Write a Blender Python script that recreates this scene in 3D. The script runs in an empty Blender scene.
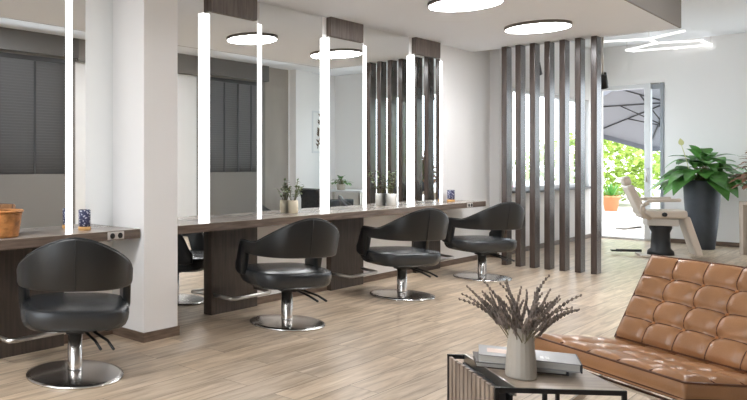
import bpy, bmesh, math, random
from mathutils import Vector, Matrix
R = math.radians
rnd = random.Random(7)
sc = bpy.context.scene
COL = sc.collection

# ------------------------------------------------------------------ helpers
def V(*a): return Vector(a)

class MB:
    """collects shapes and links them as ONE mesh object"""
    def __init__(s): s.v = []; s.f = []; s.sm = []
    def add(s, vs, fs, smooth=False, M=None):
        o = len(s.v)
        s.v += [tuple(M @ Vector(p)) if M else tuple(p) for p in vs]
        s.f += [tuple(i + o for i in f) for f in fs]
        s.sm += [smooth] * len(fs)
        return s
    def box(s, x0, x1, y0, y1, z0, z1, M=None):
        vs = [(x, y, z) for z in (z0, z1) for y in (y0, y1) for x in (x0, x1)]
        return s.add(vs, [(0, 2, 3, 1), (4, 5, 7, 6), (0, 1, 5, 4), (2, 6, 7, 3), (0, 4, 6, 2), (1, 3, 7, 5)], False, M)
    def prism(s, poly, axis, a, b, smooth=False, M=None):
        """poly: 2D points; extruded along axis ('x','y','z') from a to b"""
        def mk(p, t):
            return {'z': (p[0], p[1], t), 'x': (t, p[0], p[1]), 'y': (p[0], t, p[1])}[axis]
        n = len(poly)
        vs = [mk(p, a) for p in poly] + [mk(p, b) for p in poly]
        fs = [tuple(range(n - 1, -1, -1)), tuple(range(n, 2 * n))] + [(i, (i + 1) % n, n + (i + 1) % n, n + i) for i in range(n)]
        return s.add(vs, fs, smooth, M)
    def tube(s, pts, r, n=8, closed=False, sx=1.0, M=None, smooth=True):
        pts = [Vector(p) for p in pts]; m = len(pts)
        rs = r if isinstance(r, (list, tuple)) else [r] * m
        vs = []; fs = []; nrm = None
        for i, p in enumerate(pts):
            a = pts[(i - 1) % m] if (i or closed) else p
            b = pts[(i + 1) % m] if (i < m - 1 or closed) else p
            t = (b - a).normalized()
            if nrm is None:
                nrm = t.orthogonal().normalized()
                if abs(t.z) < .9: nrm = (Vector((0, 0, 1)) - t * t.z).normalized()
            else:
                nrm = nrm - t * nrm.dot(t)
                nrm = nrm.normalized() if nrm.length > 1e-6 else t.orthogonal().normalized()
            bn = t.cross(nrm)
            for k in range(n):
                a_ = 2 * math.pi * (k + .5) / n
                vs.append(p + (nrm * math.sin(a_) + bn * math.cos(a_) * sx) * rs[i])
        for i in range(m if closed else m - 1):
            j = (i + 1) % m
            for k in range(n):
                l = (k + 1) % n
                fs.append((i * n + k, i * n + l, j * n + l, j * n + k))
        if not closed:
            fs.append(tuple(range(n - 1, -1, -1))); fs.append(tuple((m - 1) * n + k for k in range(n)))
        return s.add(vs, fs, smooth, M)
    def lathe(s, prof, c=(0, 0, 0), n=32, M=None, smooth=True, flute=None):
        vs = []; fs = []; m = len(prof)
        for i, (r, z) in enumerate(prof):
            for k in range(n):
                a = 2 * math.pi * k / n
                q = r * (flute(a, z) if flute else 1)
                vs.append((c[0] + q * math.cos(a), c[1] + q * math.sin(a), c[2] + z))
        for i in range(m - 1):
            for k in range(n):
                l = (k + 1) % n
                fs.append((i * n + k, i * n + l, (i + 1) * n + l, (i + 1) * n + k))
        fs.append(tuple(range(n - 1, -1, -1))); fs.append(tuple((m - 1) * n + k for k in range(n)))
        return s.add(vs, fs, smooth, M)
    def ball(s, c, rx, ry=None, rz=None, n=12, m=8, M=None):
        ry = ry or rx; rz = rz or rx
        prof = [(math.sin(math.pi * i / m), -math.cos(math.pi * i / m)) for i in range(m + 1)]
        prof[0] = (.02, -1); prof[-1] = (.02, 1)
        L = Matrix.Translation(c) @ Matrix.Diagonal((rx, ry, rz, 1))
        return s.lathe(prof, (0, 0, 0), n, (M @ L) if M else L)
    def leaf(s, base, d, up, L, W, droop=.3, fold=.15, n=5, tip=1.0):
        d = Vector(d).normalized(); up = Vector(up); up = (up - d * up.dot(d)).normalized(); sd = d.cross(up)
        vs = []; fs = []
        for i in range(n + 1):
            t = i / n
            w = W * .5 * (math.sin(math.pi * min(1, t ** .75 * tip)) + .04)
            p = Vector(base) + d * (L * t) - Vector((0, 0, 1)) * (droop * L * t * t)
            vs += [p - sd * w + up * (w * fold), p, p + sd * w + up * (w * fold)]
        for i in range(n):
            a = i * 3
            fs += [(a, a + 1, a + 4, a + 3), (a + 1, a + 2, a + 5, a + 4)]
        return s.add(vs, fs, True)
    def build(s, name, mat, parent=None, bevel=0, seg=2, org=None, label=None, angle=40):
        me = bpy.data.meshes.new(name)
        vs = s.v
        if org is not None: vs = [(a - org[0], b - org[1], c - org[2]) for a, b, c in vs]
        me.from_pydata(vs, [], s.f)
        for p, q in zip(me.polygons, s.sm): p.use_smooth = q
        if bevel:
            bm = bmesh.new(); bm.from_mesh(me)
            ed = [e for e in bm.edges if len(e.link_faces) == 2 and e.calc_face_angle(0) > R(angle)]
            bmesh.ops.bevel(bm, geom=ed, offset=bevel, segments=seg, profile=.6, affect='EDGES', clamp_overlap=True)
            bm.to_mesh(me); bm.free()
        me.materials.append(mat)
        me.validate(); me.update()
        o = bpy.data.objects.new(name, me); COL.objects.link(o)
        if org is not None: o.location = org
        if parent: o.parent = parent
        if label: o['label'] = label
        return o

def tag(o, label, cat, group=None, kind=None):
    o['label'] = label; o['category'] = cat
    if group: o['group'] = group
    if kind: o['kind'] = kind
    return o
def thing(name, label, cat, loc=(0, 0, 0), rotz=0, group=None):
    o = bpy.data.objects.new(name, None); COL.objects.link(o)
    o.empty_display_size = .1
    o.location = loc; o.rotation_euler = (0, 0, rotz)
    return tag(o, label, cat, group)
def struct(o):
    o['kind'] = 'structure'; return o
KIDS = {}
def dup(root, loc, rotz, label, group=None):
    def cp(o, par):
        c = o.copy(); COL.objects.link(c); c.parent = par
        for ch in [x for x in bpy.data.objects if x.parent == o]: cp(ch, c)
        return c
    c = cp(root, None)
    c.location = loc; c.rotation_euler = (0, 0, rotz); c['label'] = label
    if group: c['group'] = group
    return c

# ------------------------------------------------------------------ materials
def srgb(r, g, b):
    f = lambda c: ((c / 255) / 12.92) if c / 255 <= .04045 else (((c / 255) + .055) / 1.055) ** 2.4
    return (f(r), f(g), f(b), 1)
def mat(name, col, rough=.5, metal=0, spec=.5, noise=None, bump=None, emis=None, coat=0, sub=None):
    """noise=(scale, amount, stretch) varies the colour; bump=(scale, strength, stretch)"""
    m = bpy.data.materials.new(name); m.use_nodes = True
    nt = m.node_tree; b = nt.nodes['Principled BSDF']
    b.inputs['Base Color'].default_value = col; b.inputs['Roughness'].default_value = rough
    b.inputs['Metallic'].default_value = metal; b.inputs['Specular IOR Level'].default_value = spec
    b.inputs['Coat Weight'].default_value = coat
    if emis:
        b.inputs['Emission Color'].default_value = emis[0]; b.inputs['Emission Strength'].default_value = emis[1]
    def tex(scale, st, detail=5):
        tc = nt.nodes.new('ShaderNodeTexCoord'); mp = nt.nodes.new('ShaderNodeMapping'); nz = nt.nodes.new('ShaderNodeTexNoise')
        mp.inputs['Scale'].default_value = st; nz.inputs['Scale'].default_value = scale; nz.inputs['Detail'].default_value = detail
        nt.links.new(tc.outputs['Object'], mp.inputs['Vector']); nt.links.new(mp.outputs[0], nz.inputs['Vector'])
        return nz
    if noise:
        nz = tex(noise[0], noise[2] if len(noise) > 2 else (1, 1, 1))
        rp = nt.nodes.new('ShaderNodeValToRGB')
        a = noise[1]
        rp.color_ramp.elements[0].color = tuple(c * (1 - a) for c in col[:3]) + (1,)
        rp.color_ramp.elements[1].color = tuple(min(1, c * (1 + a)) for c in col[:3]) + (1,)
        rp.color_ramp.elements[0].position = .3; rp.color_ramp.elements[1].position = .7
        nt.links.new(nz.outputs['Fac'], rp.inputs['Fac']); nt.links.new(rp.outputs['Color'], b.inputs['Base Color'])
    if bump:
        nz = tex(bump[0], bump[2] if len(bump) > 2 else (1, 1, 1))
        bp = nt.nodes.new('ShaderNodeBump'); bp.inputs['Strength'].default_value = bump[1]; bp.inputs['Distance'].default_value = .01
        nt.links.new(nz.outputs['Fac'], bp.inputs['Height']); nt.links.new(bp.outputs[0], b.inputs['Normal'])
    return m

def floor_mat():
    m = bpy.data.materials.new('oak_vinyl_planks'); m.use_nodes = True
    nt = m.node_tree; N = nt.nodes.new; L = nt.links.new; b = nt.nodes['Principled BSDF']
    tc = N('ShaderNodeTexCoord')
    br = N('ShaderNodeTexBrick'); br.offset = .37; br.squash = 1
    br.inputs['Scale'].default_value = 1; br.inputs['Brick Width'].default_value = 1.25; br.inputs['Row Height'].default_value = .19
    br.inputs['Mortar Size'].default_value = .0025; br.inputs['Mortar Smooth'].default_value = .1; br.inputs['Bias'].default_value = 0
    br.inputs['Color1'].default_value = (0, 0, 0, 1); br.inputs['Color2'].default_value = (1, 1, 1, 1); br.inputs['Mortar'].default_value = (.5, .5, .5, 1)
    L(tc.outputs['Object'], br.inputs['Vector'])
    mp = N('ShaderNodeMapping'); mp.inputs['Scale'].default_value = (1.1, 13, 1)
    ad = N('ShaderNodeVectorMath'); ad.operation = 'ADD'
    ml = N('ShaderNodeVectorMath'); ml.operation = 'SCALE'; ml.inputs['Scale'].default_value = 7
    L(br.outputs['Color'], ml.inputs[0]); L(tc.outputs['Object'], mp.inputs['Vector']); L(mp.outputs[0], ad.inputs[0]); L(ml.outputs[0], ad.inputs[1])
    nz = N('ShaderNodeTexNoise'); nz.inputs['Scale'].default_value = 1.6; nz.inputs['Detail'].default_value = 7; nz.inputs['Roughness'].default_value = .62; nz.inputs['Distortion'].default_value = .6
    L(ad.outputs[0], nz.inputs['Vector'])
    rp = N('ShaderNodeValToRGB'); e = rp.color_ramp.elements
    e[0].position = .3; e[0].color = srgb(144, 125, 104); e[1].position = .72; e[1].color = srgb(214, 197, 175)
    x = e.new(.5); x.color = srgb(186, 166, 142)
    L(nz.outputs['Fac'], rp.inputs['Fac'])
    mr = N('ShaderNodeMapRange'); mr.inputs['To Min'].default_value = .86; mr.inputs['To Max'].default_value = 1.1
    L(br.outputs['Color'], mr.inputs['Value'])
    mx = N('ShaderNodeVectorMath'); mx.operation = 'MULTIPLY'; L(rp.outputs['Color'], mx.inputs[0]); L(mr.outputs[0], mx.inputs[1])
    mo = N('ShaderNodeMixRGB'); mo.inputs['Color2'].default_value = srgb(118, 100, 82); L(br.outputs['Fac'], mo.inputs['Fac']); L(mx.outputs[0], mo.inputs['Color1'])
    L(mo.outputs[0], b.inputs['Base Color'])
    b.inputs['Roughness'].default_value = .33; b.inputs['Specular IOR Level'].default_value = .5
    bp = N('ShaderNodeBump'); bp.inputs['Strength'].default_value = .15; bp.inputs['Distance'].default_value = .004
    L(nz.outputs['Fac'], bp.inputs['Height']); L(bp.outputs[0], b.inputs['Normal'])
    return m

def glass_mat(name, tint=(1, 1, 1, 1)):
    m = bpy.data.materials.new(name); m.use_nodes = True
    nt = m.node_tree; nt.nodes.remove(nt.nodes['Principled BSDF']); out = nt.nodes['Material Output']
    t = nt.nodes.new('ShaderNodeBsdfTransparent'); t.inputs[0].default_value = tint
    g = nt.nodes.new('ShaderNodeBsdfGlossy'); g.inputs['Roughness'].default_value = .02
    fr = nt.nodes.new('ShaderNodeFresnel'); fr.inputs[0].default_value = 1.35
    mx = nt.nodes.new('ShaderNodeMixShader')
    ge = nt.nodes.new('ShaderNodeNewGeometry'); mu = nt.nodes.new('ShaderNodeMath'); mu.operation = 'MULTIPLY'; iv = nt.nodes.new('ShaderNodeMath'); iv.operation = 'SUBTRACT'; iv.inputs[0].default_value = 1
    nt.links.new(ge.outputs['Backfacing'], iv.inputs[1]); nt.links.new(fr.outputs[0], mu.inputs[0]); nt.links.new(iv.outputs[0], mu.inputs[1])   # one reflection per sheet of glass
    nt.links.new(mu.outputs[0], mx.inputs[0]); nt.links.new(t.outputs[0], mx.inputs[1]); nt.links.new(g.outputs[0], mx.inputs[2]); nt.links.new(mx.outputs[0], out.inputs[0])
    return m
def wood_mat(name, c0, c1, stretch, rough=.55, scale=3):
    m = mat(name, c0, rough)
    nt = m.node_tree; b = nt.nodes['Principled BSDF']
    tc = nt.nodes.new('ShaderNodeTexCoord'); mp = nt.nodes.new('ShaderNodeMapping'); nz = nt.nodes.new('ShaderNodeTexNoise'); rp = nt.nodes.new('ShaderNodeValToRGB')
    mp.inputs['Scale'].default_value = stretch; nz.inputs['Scale'].default_value = scale; nz.inputs['Detail'].default_value = 6; nz.inputs['Distortion'].default_value = .4
    rp.color_ramp.elements[0].color = c0; rp.color_ramp.elements[1].color = c1
    rp.color_ramp.elements[0].position = .32; rp.color_ramp.elements[1].position = .7
    L = nt.links.new
    L(tc.outputs['Object'], mp.inputs[0]); L(mp.outputs[0], nz.inputs['Vector']); L(nz.outputs['Fac'], rp.inputs[0]); L(rp.outputs[0], b.inputs['Base Color'])
    return m

M = {}
M['floor'] = floor_mat()
M['wall'] = mat('white_plaster', srgb(238, 237, 236), .85, bump=(90, .06))
M['ceil'] = mat('ceiling_paint', srgb(240, 243, 248), .9)
M['fascia'] = mat('fascia_shade', srgb(142, 137, 132), .9)  # ceiling white darkened: the fascia's shade is put into its colour
M['grey_wall'] = mat('grey_plaster', srgb(132, 128, 124), .85)
M['band'] = mat('grey_band', srgb(112, 110, 108), .85)  # darker tone for the band atop the opposite wall
M['concrete'] = mat('concrete_panel', srgb(158, 151, 144), .8, noise=(1.5, .12, (1, 1, .4)))
M['baseb'] = wood_mat('dark_oak_skirting', srgb(86, 70, 58), srgb(122, 102, 86), (2, 2, 16))
M['mirror'] = mat('mirror_silver', (.9, .915, .91, 1), .0, 1)
M['dkwood'] = wood_mat('smoked_oak', srgb(58, 49, 43), srgb(80, 69, 61), (14, 14, 1.2), .5)
M['counter'] = wood_mat('smoked_oak_worktop', srgb(92, 79, 70), srgb(120, 105, 94), (1.2, 14, 14), .17)
M['header'] = wood_mat('smoked_oak_lit', srgb(92, 82, 76), srgb(120, 109, 102), (14, 14, 1.2), .55)  # same oak as the base panels, lightened for the brighter light up there
M['ctop'] = wood_mat('oak_top_sheen', srgb(158, 147, 138), srgb(178, 168, 158), (1.2, 14, 14), .2)  # worktop oak made paler: grazing mirror reflection put into the colour
M['slat'] = wood_mat('slat_oak', srgb(56, 47, 43), srgb(84, 72, 66), (12, 12, .9), .24)
M['bar'] = mat('light_bar_diffuser', (.9, .9, .9, 1), .5, emis=((1, .99, .985, 1), 1.7))
M['disc'] = mat('lamp_diffuser', (.9, .9, .9, 1), .5, emis=((.975, .98, 1, 1), 26))
M['rim'] = mat('lamp_rim', srgb(120, 112, 106), .4, .3)
M['led'] = mat('led_strip', (.9, .9, .9, 1), .5, emis=((1, .99, .97, 1), .6))
M['leather'] = mat('black_leather', srgb(46, 49, 52), .27, spec=.6, noise=(6, .12), bump=(160, .12))
M['leather_dk'] = mat('black_leather_shell', srgb(29, 30, 31), .36, spec=.5, noise=(5, .1), bump=(170, .1))
M['seam'] = mat('black_thread', srgb(28, 29, 30), .6)
M['chrome'] = mat('brushed_chrome', (.74, .73, .72, 1), .2, 1)
M['steel'] = mat('brushed_steel', (.62, .6, .57, 1), .32, 1)
M['black'] = mat('black_metal', srgb(30, 30, 31), .4, .3)
M['blackpl'] = mat('black_plastic', srgb(34, 35, 37), .5)
M['glass'] = glass_mat('window_glass', (.95, .98, 1, 1))
M['white_fr'] = mat('white_window_frame', srgb(222, 224, 226), .4)
M['grey_fr'] = mat('grey_window_frame', srgb(150, 156, 162), .4)
M['blind'] = mat('charcoal_blind', srgb(104, 103, 103), .6)
M['blind_fr'] = mat('blind_frame', srgb(56, 56, 58), .5)
M['tan'] = mat('tan_leather', srgb(162, 118, 82), .31, spec=.5, noise=(4, .16), bump=(120, .12))
M['tan_dk'] = mat('brown_piping', srgb(92, 54, 32), .45)
M['tan_btn'] = mat('tan_button', srgb(182, 124, 76), .35)
M['strap'] = mat('brown_strap', srgb(104, 62, 38), .5)
M['beige'] = mat('beige_upholstery', srgb(204, 192, 178), .5, noise=(5, .05))
M['pot_dk'] = mat('anthracite_planter', srgb(62, 68, 76), .55, noise=(8, .12))
M['soil'] = mat('soil', srgb(60, 45, 35), .95, noise=(40, .4))
M['leaf'] = mat('lily_leaf', srgb(82, 134, 62), .35, spec=.5, noise=(4, .45))
M['leaf_b'] = mat('bright_leaf', srgb(150, 174, 84), .5, noise=(14, .4))
M['leaf_s'] = mat('sage_leaf', srgb(120, 134, 92), .5, noise=(30, .35))
M['leaf_r'] = mat('russet_leaf', srgb(134, 98, 76), .5, noise=(9, .5))
M['stem'] = mat('plant_stem', srgb(110, 110, 70), .6)
M['spathe'] = mat('lily_spathe', srgb(206, 208, 150), .5)
M['cream'] = mat('cream_ceramic', srgb(226, 214, 188), .4)
M['whitecer'] = mat('white_ceramic', srgb(228, 226, 220), .4)
M['vase'] = mat('matte_porcelain', srgb(164, 157, 147), .5)
M['lav_stem'] = mat('dried_lavender_stem', srgb(112, 104, 78), .7)
M['lav'] = mat('dried_lavender', srgb(120, 109, 102), .8, noise=(45, .6))
M['greywood'] = wood_mat('grey_oak_slats', srgb(112, 98, 86), srgb(158, 142, 128), (10, 10, 1.4), .5)
M['tabletop'] = wood_mat('grey_oak_top', srgb(146, 130, 114), srgb(182, 168, 152), (1.2, 10, 10), .35)
M['console'] = wood_mat('greige_wood', srgb(168, 154, 140), srgb(196, 184, 170), (6, 6, 1), .5)
M['paper'] = mat('book_pages', srgb(178, 174, 168), .7, noise=(3, .05, (1, 1, 90)))
M['cover'] = mat('grey_book_cover', srgb(146, 144, 143), .3, noise=(4, .12))
M['cover_dk'] = mat('brown_book_cover', srgb(66, 54, 46), .5)
M['spine'] = mat('dark_spine', srgb(48, 47, 52), .45)
M['art_o'] = mat('cover_print_peach', srgb(212, 186, 168), .4)
M['art_w'] = mat('cover_print_white', srgb(236, 236, 234), .4)
M['wick'] = mat('amber_wicker', srgb(178, 120, 66), .55, noise=(18, .35), bump=(30, .8, (1, 1, 2)))
M['lightwood'] = mat('beech_base', srgb(206, 158, 98), .5, noise=(14, .1, (1, 1, 6)))
M['socket'] = mat('socket_plastic', srgb(196, 190, 184), .4)
M['hole'] = mat('socket_hole', srgb(24, 23, 23), .6)
M['paving'] = mat('pale_paving', srgb(172, 168, 163), .9, noise=(3, .08))
M['parasol'] = mat('grey_parasol_cloth', srgb(138, 140, 148), .8)
M['terra'] = mat('terracotta', srgb(200, 122, 84), .7)
M['pink'] = mat('pink_blossom', srgb(226, 108, 170), .6)
M['yellow'] = mat('yellow_blossom', srgb(236, 190, 60), .6)
M['lowwall'] = mat('white_garden_wall', srgb(226, 228, 232), .85)
M['bark'] = mat('bark', srgb(96, 80, 66), .9)

for q in ('leaf_b', 'leaf'):   # thin leaves let light through
    nt = M[q].node_tree; b_ = nt.nodes['Principled BSDF']; tr = nt.nodes.new('ShaderNodeBsdfTranslucent'); mx = nt.nodes.new('ShaderNodeMixShader')
    src = b_.inputs['Base Color'].links[0].from_socket
    nt.links.new(src, tr.inputs[0]); mx.inputs[0].default_value = .45 if q == 'leaf_b' else .15
    nt.links.new(b_.outputs[0], mx.inputs[1]); nt.links.new(tr.outputs[0], mx.inputs[2]); nt.links.new(mx.outputs[0], nt.nodes['Material Output'].inputs[0])
def pattern_mat():
    m = mat('blue_white_pattern', srgb(70, 74, 120), .35)
    nt = m.node_tree; b = nt.nodes['Principled BSDF']
    tc = nt.nodes.new('ShaderNodeTexCoord'); vo = nt.nodes.new('ShaderNodeTexVoronoi'); rp = nt.nodes.new('ShaderNodeValToRGB')
    vo.inputs['Scale'].default_value = 62
    rp.color_ramp.elements[0].color = srgb(196, 198, 214); rp.color_ramp.elements[1].color = srgb(52, 56, 92)
    rp.color_ramp.elements[0].position = .28; rp.color_ramp.elements[1].position = .42
    nt.links.new(tc.outputs['Object'], vo.inputs['Vector']); nt.links.new(vo.outputs['Distance'], rp.inputs[0]); nt.links.new(rp.outputs[0], b.inputs['Base Color'])
    return m
M['pattern'] = pattern_mat()

def atZ(x, y, z):
    u = (x - 115) / 709; v = (164 - y) / 709; q = (z - 1.3) / v
    return Vector(((.6486 + .7611 * u) * q, (.7612 - .6485 * u) * q, z))
# ------------------------------------------------------------------ camera (f 709 px, horizon at y 164)
cam = bpy.data.cameras.new('camera'); co = bpy.data.objects.new('camera', cam); COL.objects.link(co)
cam.sensor_width = 36; cam.lens = 36 * 709 / 747
cam.shift_x = (373.5 - 115) / 747; cam.shift_y = -(200 - 164) / 747
co.location = (0, 0, 1.3); co.rotation_euler = (R(90), 0, math.atan2(.7612, .6486) - R(90))
cam.clip_start = .05; cam.clip_end = 200
sc.camera = co

# ------------------------------------------------------------------ the room
YM = 4.15            # mirror plane
XF = 14.6            # far wall
YO = -1.0            # wall opposite the mirrors
XL = -3.0
HC, HU = 2.81, 3.34  # lowered and upper ceiling
YW = 4.08            # window wall past the screen
def wall(name, boxes, m, **k):
    mb = MB()
    for b in boxes: mb.box(*b)
    return struct(mb.build(name, m, **k))
wall('floor', [(XL - .2, XF + .1, YO - .2, 4.4, -.12, 0)], M['floor'])
wall('ceiling', [(XL - .2, XF + .2, YO - .2, 4.4, HU, HU + .1)], M['ceil'])
wall('ceiling_lower', [(XL, 9.88, 1.93, YM, HC, HU)], M['ceil'])
wall('wall_mirror_side', [(XL - .2, 10.42, YM, 4.4, 0, HU)], M['wall'])
wall('wall_return', [(10.42, 10.62, 4.02, YM + .2, 0, HU)], M['wall'])
W1 = (11.05, 14.4, .91, 2.42)
wall('wall_window_side', [(10.62, W1[0], YW, 4.28, 0, HU), (W1[1], XF + .2, YW, 4.28, 0, HU), (W1[0], W1[1], YW, 4.28, 0, W1[2]), (W1[0], W1[1], YW, 4.28, W1[3], HU)], M['wall'])
D = (3.04, 4.0, 2.66)       # door opening Y0, Y1, height
W2 = (-.25, 1.85, .1, 2.8)  # window added in the far wall for daylight, seen only in mirrors
wall('wall_far', [(XF, XF + .2, D[1], YW + .2, 0, HU), (XF, XF + .2, D[0], D[1], D[2], HU), (XF, XF + .2, W2[1], D[0], 0, HU),
                  (XF, XF + .2, YO, W2[0], 0, HU), (XF, XF + .2, W2[0], W2[1], 0, W2[2]), (XF, XF + .2, W2[0], W2[1], W2[3], HU)], M['wall'])
W5 = (-.6, 3.6, .12, 2.7)  # unseen window added behind the viewpoint, daylight for the ceiling
wall('wall_end', [(XL - .2, XL, YO, W5[0], 0, HU), (XL - .2, XL, W5[1], YM, 0, HU), (XL - .2, XL, W5[0], W5[1], 0, W5[2]), (XL - .2, XL, W5[0], W5[1], W5[3], HU)], M['wall'])
# the opposite wall: grey beside its two blinds, white between, concrete and a white column towards the far end
BL = [(4.2, 6.85, 1.14, 2.99), (10.25, 11.95, 1.14, 2.99)]
yb = YO - .2
wall('wall_opposite', [(XL, 4.2, yb, YO, 0, HU), (4.2, 6.85, yb, YO, 0, 1.14), (4.2, 6.85, yb, YO, 2.99, HU), (6.85, 7.05, yb, YO, 0, HU),
                       (9.95, 10.25, yb, YO, 0, HU), (10.25, 11.95, yb, YO, 0, 1.14), (10.25, 11.95, yb, YO, 2.99, HU), (11.95, 12.05, yb, YO, 0, HU)], M['grey_wall'])
wall('wall_opposite_white', [(7.05, 9.95, yb, YO, 0, HU), (12.85, XF, yb, YO, 0, HU)], M['wall'])
wall('wall_opposite_concrete', [(12.05, 12.85, yb, YO, 0, HU)], M['concrete'])
wall('trim_1', [(XL, 7.05, YO, YO + .1, 3.02, HU), (9.95, 12.05, YO, YO + .1, 3.02, HU)], M['band'])
wall('trim_2', [(7.05, 9.95, YO, YO + .1, 2.98, HU)], M['grey_wall'])
wall('pillar_opposite', [(12.9, 13.5, YO, YO + .16, 0, HU)], M['wall'])
# the pillar between the worktops
wall('pillar', [(3.51, 3.858, 3.795, YM, 0, HC)], M['wall'])
mb = MB(); mb.box(3.498, 3.87, 3.783, 3.795, 0, .07).box(3.498, 3.51, 3.795, YM, 0, .07).box(3.858, 3.87, 3.795, YM, 0, .07)
struct(mb.build('baseboard_pillar', M['baseb']))
mb = MB()
for a, b in ((XL, 3.498), (5.21, 6.39), (7.03, 8.19), (8.83, 10.408)): mb.box(a, b, 4.135, YM, 0, .065)
mb.box(10.405, 10.42, 4.02, 4.135, 0, .065)
struct(mb.build('baseboard_mirror_side', M['baseb']))
wall('baseboard_window_side', [(10.62, XF - .015, YW - .015, YW, 0, .07)], M['baseb'])
wall('baseboard_far', [(XF - .015, XF, YO, D[0] - .05, 0, .07)], M['baseb'])
wall('baseboard_opposite', [(XL, 12.85, YO, YO + .015, 0, .07)], M['baseb'])

wall('trim_shade_4', [(XL, 9.88, 1.915, 1.93, HC, HU)], M['fascia'])  # thin sheet over the soffit edge, coloured with its shade
wall('trim_shade_5', [(9.88, 9.895, 1.915, YM, HC, HU)], M['fascia'])  # same shade-coloured sheet on the soffit's end
# windows and door
def window(name, x0, x1, y, z0, z1, muls, along='x', t=.05, mf='white_fr', dep=.06):
    root = bpy.data.objects.new(name, None); COL.objects.link(root); root.location = (x0, y, z0) if along == 'x' else (y, x0, z0)
    struct(root)
    w = x1 - x0; h = z1 - z0; fr = MB(); gl = MB()
    def bx(m, a, b, c, d, q0, q1):
        m.box(a, b, q0, q1, c, d) if along == 'x' else m.box(q0, q1, a, b, c, d)
    bx(fr, 0, t, 0, h, 0, dep); bx(fr, w - t, w, 0, h, 0, dep); bx(fr, t, w - t, 0, t, 0, dep); bx(fr, t, w - t, h - t, h, 0, dep)
    for u in muls: bx(fr, u * w - t / 2, u * w + t / 2, t, h - t, 0, dep)
    bx(gl, t, w - t, t, h - t, dep * .45, dep * .55)
    fr.build('window_frame', M[mf], root); gl.build('pane', M['glass'], root)
    return root
window('window_1', W1[0], W1[1], YW + .06, W1[2], W1[3], (.33, .66))
mb = MB(); mb.box(W1[0] - .04, W1[1] + .04, YW - .09, YW + .06, W1[2] - .035, W1[2])
struct(mb.build('trim_3', M['blind_fr'], bevel=.006))
window('window_2', W2[0], W2[1], XF + .06, W2[2], W2[3], (.5,), 'y')  # added to let daylight into the lounge
window('window_5', W5[0], W5[1], XL - .14, W5[2], W5[3], (.33, .66), 'y')  # added out of view to let daylight in
# glass door: fixed leaf towards the outside corner, opened leaf beside the post
door = bpy.data.objects.new('door_1', None); COL.objects.link(door); door.location = (XF, D[0], 0); struct(door)
f = MB(); w = D[1] - D[0]; h = D[2]
f.box(.05, .13, 0, .05, 0, h).box(.05, .13, w - .05, w, 0, h).box(.05, .13, .05, w - .05, h - .07, h).box(.03, .15, .05, w - .05, 0, .035)
f.box(-.02, .10, .195, .28, .035, h)
f.build('door_frame', M['white_fr'], door, bevel=.006)
g = MB(); g.box(.085, .095, .05, .195, .035, h - .07); g.build('glass_panel', M['glass'], door)
f = MB(); f.box(.02, .06, .03, .07, .035, h).box(.02, .06, .07, .19, h - .1, h - .02); f.build('door_leaf', M['grey_fr'], door)
hd = MB(); hd.tube([(-.02, .235, 1.0), (-.07, .235, 1.0), (-.07, .235, 1.22), (-.02, .235, 1.22)], .012); hd.build('door_handle', M['steel'], door)
# blinds on the opposite wall
for i, (a, b, c, d) in enumerate(BL):
    root = window('window_%d' % (3 + i), a, b, YO - .14, c, d, (.5,), t=.05, mf='blind_fr')
    t = thing('window_blind', 'closed charcoal venetian blind over the window %s' % ('opposite the station before the pillar' if i == 0 else 'opposite, beside the concrete panel'),
              'blind', ((a + b) / 2, YO - .05, c), 0, 'charcoal venetian blinds')
    w = (b - a) / 2 - .02; h = d - c; sl = MB(); n = 40
    for k in range(n):
        z = (k + .5) * (h - .075) / n
        sl.prism([(-.018, z - .018), (-.014, z - .021), (.018, z + .021), (.014, z + .024)], 'x', -w, w)
    sl.build('slats', M['blind'], t)
    hr = MB(); hr.box(-w, w, -.035, .035, h - .075, h - .001); hr.build('headrail', M['blind_fr'], t, bevel=.006)
    cd = MB()
    for q in (-.45, .05, .55): cd.box(w * q - .02, w * q + .02, .022, .026, .01, h - .08)
    cd.build('ladder_tape', M['blind_fr'], t)

# ------------------------------------------------------------------ mirrors and stations
def station(xc, label, loc_label=None):
    t = thing('mirror_station', label, 'styling station', (xc, YM, 0), 0, 'lit mirror stations')
    hw = .312
    mb = MB(); mb.box(-hw, hw, -.055, 0, 2.612, HC); mb.build('header_box', M['header'], t, bevel=.003)
    mb = MB(); mb.box(-hw, hw + .027, -.034, 0, .827, 2.6115); mb.build('mirror', M['mirror'], t)
    for s in (-1, 1):
        mb = MB(); mb.box(*sorted((s * (hw + (.001 if s < 0 else .028)), s * (hw + .088))), -.038, -.0105, .827, 2.59); mb.build('light_bar', M['bar'], t, bevel=.004)
    mb = MB(); mb.box(-hw, hw, -.055, 0, 0, .758); mb.build('base_panel', M['dkwood'], t, bevel=.003)
    mb = MB(); zf = .16
    mb.tube([(-.28, -.055, zf + .012), (-.27, -.20, zf + .004), (-.26, -.235, zf), (-.225, -.25, zf), (.225, -.25, zf), (.26, -.235, zf), (.27, -.20, zf + .004), (.28, -.055, zf + .012)], .016, 10)
    mb.build('footrest', M['steel'], t)
    return t
XS = [2.70, 4.889, 6.71, 8.506]
st0 = station(XS[1], 'lit mirror station just past the white pillar, over the second salon chair')
for x, l in ((XS[0], 'lit mirror station before the white pillar, with the wicker basket on its worktop'),
             (XS[2], 'lit mirror station between the two small potted plants'),
             (XS[3], 'lit mirror station beside the white wall, reflecting the wooden screen')):
    dup(st0, (x, YM, 0), 0, l)
def mirror_panel(a, b, z0, label):
    mb = MB(); mb.box(a, b, YM - .010, YM, z0, HC - .002)
    return tag(mb.build('plain_mirror', M['mirror'], org=((a + b) / 2, YM, z0)), label, 'mirror', 'plain mirrors between the stations')
e = .402
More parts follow.
